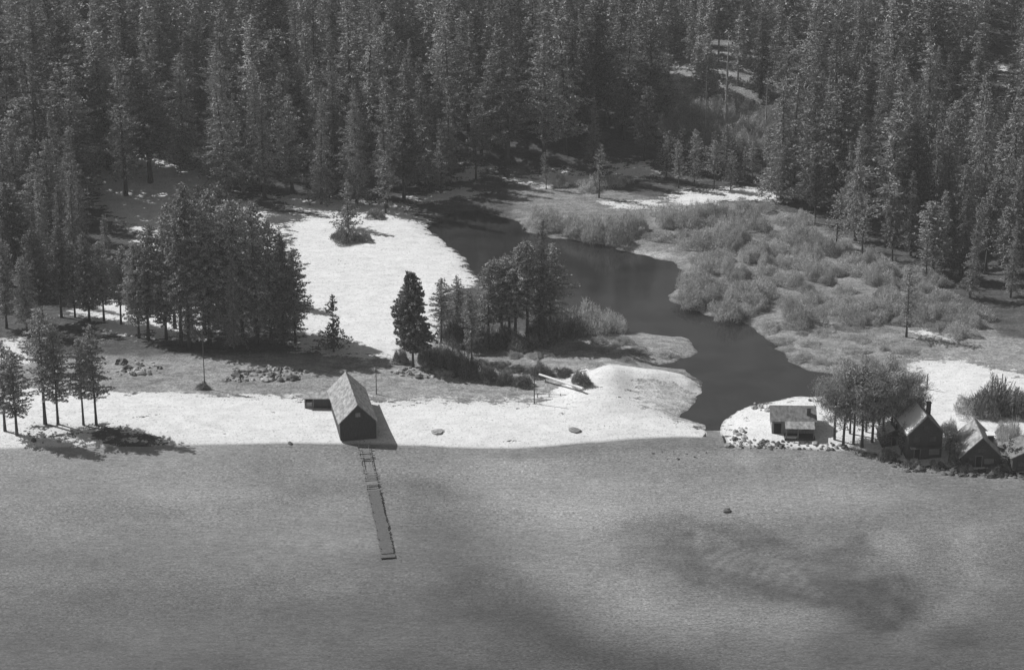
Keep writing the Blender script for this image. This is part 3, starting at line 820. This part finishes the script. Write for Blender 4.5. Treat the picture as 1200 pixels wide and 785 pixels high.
# ------------------------------------------------------------------ rocks
def rock_mesh(seed, m):
    import bmesh
    bm = bmesh.new(); bmesh.ops.create_icosphere(bm, subdivisions=2, radius=1)
    rn = random.Random(seed); off = Vector((rn.uniform(0, 50), rn.uniform(0, 50), rn.uniform(0, 50)))
    for v in bm.verts:
        n = v.co.normalized(); f = 1 + .5 * mnoise.noise(n * 1.6 + off) + .3 * mnoise.noise(n * 4 + off)
        v.co = Vector((n.x * f, n.y * f * .85, max(n.z * f * .7, -.35)))
    me = bpy.data.meshes.new('boulder'); bm.to_mesh(me); bm.free(); me.materials.append(m)
    return me
ROCKS = [rock_mesh(i, M['rock']) for i in range(4)]; DROCKS = [rock_mesh(i + 9, M['rock_dark']) for i in range(3)]
def boulder(x, y, size, label, group=None, dark=False, name='boulder', flat=1.0, world=None):
    p = at(x, y)
    if group: size *= .62 * min(1.7, .55 + random.expovariate(1.9))
    o = link(name, random.choice(DROCKS if dark else ROCKS), None, p + Vector((0, 0, size * .1)), random.uniform(0, 6.28))
    o.scale = (size * random.uniform(.8, 1.3), size * random.uniform(.8, 1.2), size * random.uniform(.7, 1.1) * flat)
    return tag(o, label, 'rock', group)
for x, y in scatter([(132, 440), (140, 425), (165, 420), (188, 428), (190, 438)], 28, 5): boulder(x, y, rr.uniform(.4, 1.3), 'grey boulder in the rock heap right of the lakeside pines', 'left rock heap', rr.random() < .4)
for x, y in scatter([(262, 446), (275, 432), (320, 428), (362, 436), (345, 446)], 62, 5.5): boulder(x, y, rr.uniform(.4, 1.3), 'pale boulder in the long rock heap on the grey meadow', 'rock heap on the grey meadow', rr.random() < .25)
for x, y in scatter([(458, 436), (480, 430), (550, 434), (560, 444), (470, 443)], 46, 5): boulder(x, y, rr.uniform(.4, 1.1), 'pale boulder in the rock bank below the lone round tree', 'rock bank below the round tree', rr.random() < .3)
ring = [(846 + 5 * math.sin(i), 521 - i * 0.3) for i in range(3)]
for x, y in scatter([(852, 524), (856, 512), (866, 500), (876, 500), (872, 515), (990, 520), (1000, 527), (930, 528)], 76, 5): boulder(x, y, rr.uniform(.35, .95), 'boulder in the shore rim around the small cabin', 'boulders around the cabin spit', rr.random() < .4)
for x, y in scatter([(880, 480), (884, 472), (900, 472), (902, 484)], 9, 5): boulder(x, y, rr.uniform(.5, 1.1), 'pale boulder in the small heap at the left rear of the cabin', 'rocks behind the cabin', rr.random() < .2)
for x, y in scatter([(945, 470), (950, 463), (975, 466), (978, 474)], 5, 8): boulder(x, y, rr.uniform(.4, .9), 'dark rock on the pond side of the cabin spit', 'dark rocks behind the cabin', True)
for x, y in scatter([(1000, 528), (1020, 533), (1040, 540), (1065, 547), (1120, 551), (1200, 556), (1200, 562), (1120, 557), (1060, 552), (1025, 538), (1000, 531)], 52, 5.5):
    boulder(x, y, rr.uniform(.5, 1.0), 'dark wet boulder in the bank below the lakeside houses', 'dark boulders of the bank', True)
boulder(513, 506, 1.15, 'low grey hump on the snow right of the big boathouse', None, False, flat=.3)
boulder(673, 504, 1.15, 'low grey hump on the sand below the sand bank', None, False, flat=.3)
boulder(340, 520, .5, 'small dark stone at the water edge left of the boathouse', None, True)
boulder(852, 599, .8, 'small dark rock showing in the lake off the cabin', None, True, flat=.7)
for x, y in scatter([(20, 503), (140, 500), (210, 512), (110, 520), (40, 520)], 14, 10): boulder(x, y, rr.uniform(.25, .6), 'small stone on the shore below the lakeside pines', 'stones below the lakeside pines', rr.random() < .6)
for x, y in scatter([(755, 527), (800, 524), (840, 532), (830, 545), (780, 540)], 10, 9): boulder(x, y, rr.uniform(.2, .45), 'small dark stone in the shallows left of the outlet', 'stones in the shallows', True, flat=.7)

# ------------------------------------------------------------------ buildings
def gable(root, W_, D_, wall_h, rise, m_wall, m_roof, over=.35, th=.18, snow=None, axis_y=True):
    """gable house, front on local -y; ridge along y (axis_y) or along x; returns the walls"""
    hw = W_ / 2
    m = MB()
    if axis_y:
        V = [(-hw, 0, -.6), (hw, 0, -.6), (hw, 0, wall_h), (0, 0, wall_h + rise), (-hw, 0, wall_h)]
        V += [(x, D_, z) for x, y, z in V]
        m.add(V, [(0, 1, 2, 4), (6, 5, 9, 7), (5, 0, 4, 9), (1, 6, 7, 2)], [(4, 2, 3), (7, 9, 8)])
        wl = m.build('wall', m_wall, root)
        sl_ = rise / hw; e = over
        for sgn in (-1, 1):
            z0 = wall_h - e * sl_ + .05; zr = wall_h + rise + .05
            c = [(sgn * (hw + e), -e, z0), (0, -e, zr), (0, D_ + e, zr), (sgn * (hw + e), D_ + e, z0)]
            if sgn == 1: c = [c[1], c[0], c[3], c[2]]
            s = MB().slab([Vector(p) + Vector((0, 0, th)) for p in c], th)
            rf = s.build('roof', m_roof, root)
            if snow and sgn in snow:
                c2 = [Vector(p) + Vector((0, 0, th + .12)) for p in c]
                ce = sum(c2, Vector()) / 4
                c2 = [ce + (p - ce) * .93 for p in c2]
                MB().slab(c2, .10).build('roof_snow', M['snow'], root)
    else:
        V = [(-hw, 0, -.6), (-hw, D_, -.6), (-hw, D_, wall_h), (-hw, D_ / 2, wall_h + rise), (-hw, 0, wall_h)]
        V += [(hw, y, z) for x, y, z in V]
        m.add(V, [(1, 0, 4, 2), (5, 6, 7, 9), (0, 5, 9, 4), (6, 1, 2, 7)], [(2, 4, 3), (9, 7, 8)])
        wl = m.build('wall', m_wall, root)
        sl_ = rise / (D_ / 2); e = over
        z0 = wall_h - e * sl_ + .05; zr = wall_h + rise + .05
        c = [(-hw - e, -e, z0), (hw + e, -e, z0), (hw + e, D_ / 2, zr), (-hw - e, D_ / 2, zr)]
        MB().slab([Vector(p) + Vector((0, 0, th)) for p in c], th).build('roof', m_roof, root)
        c = [(-hw - e, D_ / 2, zr), (hw + e, D_ / 2, zr), (hw + e, D_ + e, z0), (-hw - e, D_ + e, z0)]
        MB().slab([Vector(p) + Vector((0, 0, th)) for p in c], th).build('roof', m_roof, root)
    return wl
def window(root, x0, x1, z0, z1, y=0, pale=False):
    f = MB()
    t_ = .1
    f.box(x0 - t_, x1 + t_, y - .07, y - .004, z1, z1 + t_).box(x0 - t_, x1 + t_, y - .07, y - .004, z0 - t_, z0)
    f.box(x0 - t_, x0, y - .07, y - .004, z0, z1).box(x1, x1 + t_, y - .07, y - .004, z0, z1)
    f.box((x0 + x1) / 2 - .03, (x0 + x1) / 2 + .03, y - .06, y - .02, z0, z1)
    fr = f.build('window', M['board_mid'] if pale else M['board'], root)
    MB().box(x0, x1, y - .018, y - .005, z0, z1).build('pane', M['board_mid'] if pale == 2 else M['pane'], fr)
def door(root, x0, x1, z1, m, y=0):
    d = MB().box(x0, x1, y - .06, y - .004, 0, z1).build('door', m, root)
    f = MB().box(x0 - .12, x0, y - .09, y - .003, 0, z1 + .12).box(x1, x1 + .12, y - .09, y - .003, 0, z1 + .12).box(x0, x1, y - .09, y - .003, z1, z1 + .12)
    f.build('door_frame', M['board_mid'], root)
    return d

# boathouse: its ridge runs from (405,435) to (419,473)
zr_ = 7.5
pn = at_z(419, 473, zr_); pf = at_z(405.5, 436, zr_)
dv = pf - pn; Lb = float(np.hypot(*dv)); rzb = math.atan2(dv[1], dv[0]) - math.pi / 2
bz = float(height(pn[None])[0])
bh = link('boathouse', None, None, (pn[0], pn[1], 1.0), rzb)
tag(bh, 'large steep roofed boathouse of weathered boards at the head of the pier', 'boathouse')
Wb = 6.6; wall = 3.0; rise = zr_ - 1.0 - wall - .2
gable(bh, Wb, Lb, wall, rise, M['board'], M['shake'], .4, .16)
dd = MB().box(-1.6, -.02, -.1, -.004, -.3, 3.0).build('door', M['board'], bh)
for k in range(3): pass
dd = MB().box(.02, 1.6, -.1, -.004, -.3, 3.0).build('door', M['board'], bh)
MB().box(-.45, .45, -.08, -.004, 3.9, 4.7).build('loft_hatch', M['board_mid'], bh)
for x0 in (-Wb / 2 - .06, Wb / 2 - .14): MB().box(x0, x0 + .2, -.12, -.003, -.4, wall - .5).build('corner_board', M['board'], bh)
0 and print("x", pn, Lb, math.degrees(rzb), rise)
# low open shed on its left
ps = at(357, 478)
sh = link('shed', None, None, ps, 0.0); tag(sh, 'low flat roofed open shed standing left of the boathouse', 'shed')
m = MB().box(0, .12, 0, 3.0, -.4, 1.9).box(4.9, 5.02, 0, 3.0, -.4, 1.9).box(.12, 4.9, 2.88, 3.0, -.4, 1.9); m.build('wall', M['board'], sh)
MB().box(1.7, 4.9, .03, .13, -.3, 1.75).build('front_wall', M['board'], sh)
MB().box(-.3, 5.3, -.4, 3.3, 1.9, 2.05).build('roof', M['shake'], sh)
for x in (0.05, 1.6): MB().box(x, x + .16, -.2, -.04, -.3, 1.9).build('post', M['board_mid'], sh)
MB().box(.25, 1.4, .6, 1.4, 0, .9).build('bin', M['white'], sh)  # white block painted in for the sunlit left end of the shed
# small cabin on the spit
pc = at(905, 508); pd = at(954, 508)
cb = link('cabin', None, None, ((pc.x + pd.x) / 2, (pc.y + pd.y) / 2, pc.z), -.04)
tag(cb, 'small low cabin with a pale porch roof on the bouldered spit beside the pond outlet', 'cabin')
Wc = pd.x - pc.x + .2
gable(cb, Wc, 6.2, 2.5, 1.7, M['board_mid'], M['shake_dark'], .35, .16, None, False)
pr = MB().slab([(-Wc / 2 + 2.3, -2.6, 2.05), (Wc / 2 - .2, -2.6, 2.05), (Wc / 2 - .2, -.37, 2.62), (-Wc / 2 + 2.3, -.37, 2.62)], .12).build('porch_roof', M['shake'], cb)
for x in (-Wc / 2 + 2.4, 0.6, Wc / 2 - .45): MB().box(x, x + .16, -2.5, -2.34, -.3, 1.9).build('post', M['board_mid'], cb)
door(cb, -Wc / 2 + .35, -Wc / 2 + 1.7, 2.1, M['dark'])
window(cb, -.6, .7, .9, 1.9); window(cb, 1.6, 2.8, .9, 1.9)
MB().box(-Wc / 2 + 2.2, Wc / 2 - .1, -2.6, -.1, -.3, .12).build('porch_floor', M['board'], cb)
ch = MB().box(Wc / 2 - 1.5, Wc / 2 - .8, 1.0, 1.6, 2.4, 4.6).build('chimney', M['rock_dark'], cb); MB().box(Wc / 2 - 1.6, Wc / 2 - .7, .9, 1.7, 4.6, 4.72).build('chimney_cap', M['rock_dark'], ch)
# dark two-storey house
pa = at(1083, 538)
ha = link('lake_house', None, None, pa, .12); tag(ha, 'dark two storey gabled house with snow on its left roof beside the young pines', 'house')
gable(ha, 6.3, 8, 5.2, 3.2, M['board'], M['shake_dark'], .5, .18, (-1,))
window(ha, .9, 2.6, .9, 2.0, 0, 2); window(ha, -2.2, -1.0, 3.3, 4.4); window(ha, .8, 2.0, 3.3, 4.4)
door(ha, -1.9, -.9, 2.1, M['dark']); window(ha, -.5, .5, 5.6, 6.6)
MB().box(-2.9, 2.9, -1.3, -.1, 2.5, 2.62).build('balcony', M['board'], ha)
ch = MB().box(1.4, 2.1, 4.5, 5.2, 5.4, 9.0).build('chimney', M['rock_dark'], ha); MB().box(1.3, 2.2, 4.4, 5.3, 9.0, 9.12).build('chimney_cap', M['rock_dark'], ch)
# steep-roofed house
zr_ = 8.1
pn3 = at(1149, 547); zr_ = pn3.z + 5.9; pn = np.array([pn3.x, pn3.y]); pf = at_z(1142, 490, zr_)
dv = pf - pn; Lh = float(np.hypot(*dv)); rz_ = math.atan2(dv[1], dv[0]) - math.pi / 2
hb = link('lake_house', None, None, (pn[0], pn[1], pn3.z), rz_); tag(hb, 'steep roofed house with a pale left slope and dark front, second from the right', 'house')
gable(hb, 7.2, Lh, 2.1, 5.9 - 2.1 - .2, M['board'], M['shake'], .5, .18)
window(hb, .7, 2.2, .7, 1.5, 0, 2); window(hb, -2.8, -1.5, .9, 1.9); window(hb, -.6, .6, 2.7, 3.5)
door(hb, -.9, .1, 2.1, M['dark'])
MB().box(3.61, 5.2, .4, 4.6, -.5, 1.9).build('side_annex', M['board'], hb)
MB().slab([(3.65, .1, 2.3), (5.5, .1, 1.95), (5.5, 4.9, 1.95), (3.65, 4.9, 2.3)], .14).build('annex_roof', M['shake_dark'], hb)
dm = MB().box(1.6, 2.6, 3, 4.6, 2.6, 4.8).build('dormer', M['board'], hb); MB().box(1.4, 2.9, 2.8, 4.8, 4.8, 4.95).build('dormer_roof', M['snow'], dm)
# house cut by the right edge
pe = at(1206, 552)
hc = link('lake_house', None, None, pe, .05); tag(hc, 'dark low house with snowy eaves cut by the right edge of the picture', 'house')
gable(hc, 6.2, 6, 2.7, 1.5, M['board'], M['shake_dark'], .5, .18); window(hc, -2.2, -1.1, .9, 1.9); door(hc, .4, 1.4, 2.1, M['dark'])
# small dark hut in front of the young pines
ph = at(1048, 522)
hu = link('hut', None, None, ph, .1); tag(hu, 'small dark hut under the young pines left of the dark house', 'hut')
gable(hu, 4.6, 4, 1.9, 1.1, M['board'], M['shake_dark'], .3, .14, (-1,)); door(hu, -.5, .4, 1.7, M['dark'])

# ------------------------------------------------------------------ pier
p0 = at_z(426, 521, .8); p1 = at_z(454.5, 648, .35)
dv = p1 - p0; Lp = float(np.hypot(*dv)); rzp = math.atan2(dv[1], dv[0]) - math.pi / 2
pi_ = link('pier', None, None, (p0[0], p0[1], 0), rzp)
tag(pi_, 'long narrow broken plank pier running from the boathouse into the lake', 'pier')
print("pier", Lp)
zt = lambda y: .7 - .42 * min(1, y / Lp)
for sx in (-.85, .85):
    MB().tube([(sx, y, zt(y) - .12) for y in np.linspace(0, Lp, 12)], [.07] * 12, 5).build('stringer', M['deck'], pi_)
rp = random.Random(5)
y = 0.0
while y < Lp * .44:
    f = y / Lp
    if rp.random() < (.0 if .13 < f < .24 else .35):
        a = rp.uniform(-.1, .1); wd = .26; ex = rp.uniform(-.25, .25); z = zt(y) + .02
        MB().slab([(-1.1 + ex, y - a, z), (1.1 + ex, y + a, z), (1.1 + ex, y + a + wd, z), (-1.1 + ex, y - a + wd, z)], .06).build('plank', M['deck_pale'], pi_)
    y += .3
mB = MB(); V_ = []; Q_ = []
ys = np.arange(Lp * .44, Lp + .1, .3)
for k, y in enumerate(ys):
    e0, e1 = rp.uniform(-.18, .18), rp.uniform(-.18, .18); z = zt(y) + .02 + (.03 if k % 2 else 0)
    V_ += [(-1.05 + e0, y, z), (1.05 + e1, y, z), (1.05 + e1, y, z - .09), (-1.05 + e0, y, z - .09)]
    if k:
        o_ = 4 * k; Q_ += [(o_ - 4, o_ - 3, o_ + 1, o_), (o_ - 3, o_ - 2, o_ + 2, o_ + 1), (o_ - 2, o_ - 1, o_ + 3, o_ + 2), (o_ - 1, o_ - 4, o_, o_ + 3)]
mB.add(V_, Q_).build('decking', M['deck'], pi_)
MB().box(-1.1, 1.35, Lp + .25, Lp + 1.5, .22, .30).build('end_platform', M['deck'], pi_)
for y in np.arange(0.6, Lp, 3.6):
    for sx in (-.95, .95):
        MB().tube([(sx, y, -1.5), (sx, y, zt(y) + (.25 if y > 4 else .6))], [.08, .07], 6).build('pile', M['deck'], pi_)
for y in (.8, 4.2): MB().box(-1.1, 1.1, y, y + .16, zt(y) + .05, zt(y) + .2).build('crossbeam', M['board'], pi_)

# ------------------------------------------------------------------ poles, barrier
def pole(x, y, ptop, label, r_=.1, arm=False):
    p = at(x, y); lo, hi = 0, 20
    for _ in range(25):
        m_ = (lo + hi) / 2
        if to_px(p.x, p.y, p.z + m_)[1] > ptop: lo = m_
        else: hi = m_
    e = link('wooden_pole', None, None, p); tag(e, label, 'pole')
    MB().tube([(0, 0, -.5), (.03, 0, lo)], [r_ * 1.2, r_ * .8], 7).build('post', M['board'], e)
    MB().box(-.5, .5, -.05, .05, lo - .5, lo - .38).build('crossarm' if arm else 'cleat', M['board'], e) if arm else None
pole(240, 455, 392, 'tall thin pole over the small bush on the grey meadow', .09)
pole(441, 462, 428, 'short pole on the snow right of the boathouse roof', .09)
pole(626, 473, 432, 'thin pole at the left end of the white barrier pole')
pole(1086, 456, 438, 'short pole on the snow right of the young pines', .14)
pole(1172, 476, 438, 'thin pole rising out of the largest bush on the snow')
pole(1188, 512, 496, 'short pole between the steep roofed house and the right edge')
a = at(632, 446); b = at(683, 461)
br = link('white_log', None, None, a); tag(br, 'long white pole lying slanted in the brush west of the sand bank', 'log')
MB().tube([(0, 0, 1.3), ((b.x - a.x) * .5, (b.y - a.y) * .5, 1.15 + (b.z - a.z) * .5), (b.x - a.x, b.y - a.y, 1.0 + b.z - a.z)], [.22, .24, .26], 7).build('trunk', M['white'], br)
for f in (.15, .85): MB().tube([((b.x - a.x) * f, (b.y - a.y) * f, -.3), ((b.x - a.x) * f, (b.y - a.y) * f, .85)], [.1, .1], 6).build('support', M['board'], br)
fc = link('rail_fence', None, None, at(630, 466)); tag(fc, 'low dark rail fence in front of the white slanting pole', 'fence')
for k in range(5): MB().tube([(k * 2.2, -.1 * k, -.3), (k * 2.2, -.1 * k, .9)], [.08, .07], 6).build('post', M['board'], fc)
MB().tube([(0, 0, .75), (8.8, -.4, .7)], [.06, .06], 5).build('rail', M['board_mid'], fc)

# ------------------------------------------------------------------ one label for each tree of a stand, counted from the left
ONES = ORD[:9]; TENS = ['', '', 'twenty', 'thirty', 'forty', 'fifty', 'sixty', 'seventy', 'eighty', 'ninety']
def nth(n):
    w_ = (ORD + ['nineteenth'])
    if n < 20: return w_[n - 1]
    t_, o_ = divmod(n, 10)
    return (TENS[t_][:-1] + 'ieth') if o_ == 0 else TENS[t_] + '-' + ONES[o_ - 1]
SHORT = {'conifers between the marsh and the right edge': 'conifer, %s from the left in the low stand between marsh and right edge',
 'conifers behind the willow marsh': 'conifer, %s from the left in the stand behind the willow marsh',
 'conifers behind the left grove': 'conifer, %s from the left in the stand behind the left grove',
 'conifers over the snow patches': 'conifer, %s from the left above the broken snow patches, upper left',
 'conifers along the top of the snowfield': 'conifer, %s from the left along the top of the snowfield',
 'conifers beyond the pond': 'conifer, %s from the left on the shore beyond the pond head',
 'forest on the left of the slope': 'conifer, %s from the left in the dense forest, left of the slope',
 'forest on the middle of the slope': 'conifer, %s from the left in the dense forest, middle of the slope',
 'forest around the brushy clearing': 'conifer, %s from the left around the pale brushy clearing',
 'forest on the right of the slope': 'conifer, %s from the left in the dense forest, right of the slope',
 'willows of the marsh thicket': 'leafless pale willow, %s from the left in the marsh thicket',
 'shrubs on the brushy clearing': 'pale bare shrub, %s from the left on the brushy clearing',
 'low tufts on the west marsh': 'low pale tuft, %s from the left on the marsh by the pines',
 'bare trees in the middle of the forest': 'pale bare tree, %s from the left in the light patch of forest',
 'small conifers above the snow patch': 'small conifer, %s from the left between bright snow patch and brushy clearing',
 'low tufts on the east bank': 'low grey tuft, %s from the left on the open east bank',
 'bare trees right of the clearing': 'grey bare tree, %s from the left beside the brushy clearing'}
for g, f_ in SHORT.items():
    mem = sorted([o for o in COL.objects if o.get('group') == g], key=lambda o: to_px(*o.location)[0])
    hs = sorted(o.scale.z for o in mem)
    for i, o in enumerate(mem):
        size = ''
        if 'conifer' in f_: size = 'tall dark ' if o.scale.z > hs[int(len(hs) * .66)] else ('short dark ' if o.scale.z < hs[int(len(hs) * .33)] else 'dark ')
        o['label'] = size + f_ % nth(i + 1)
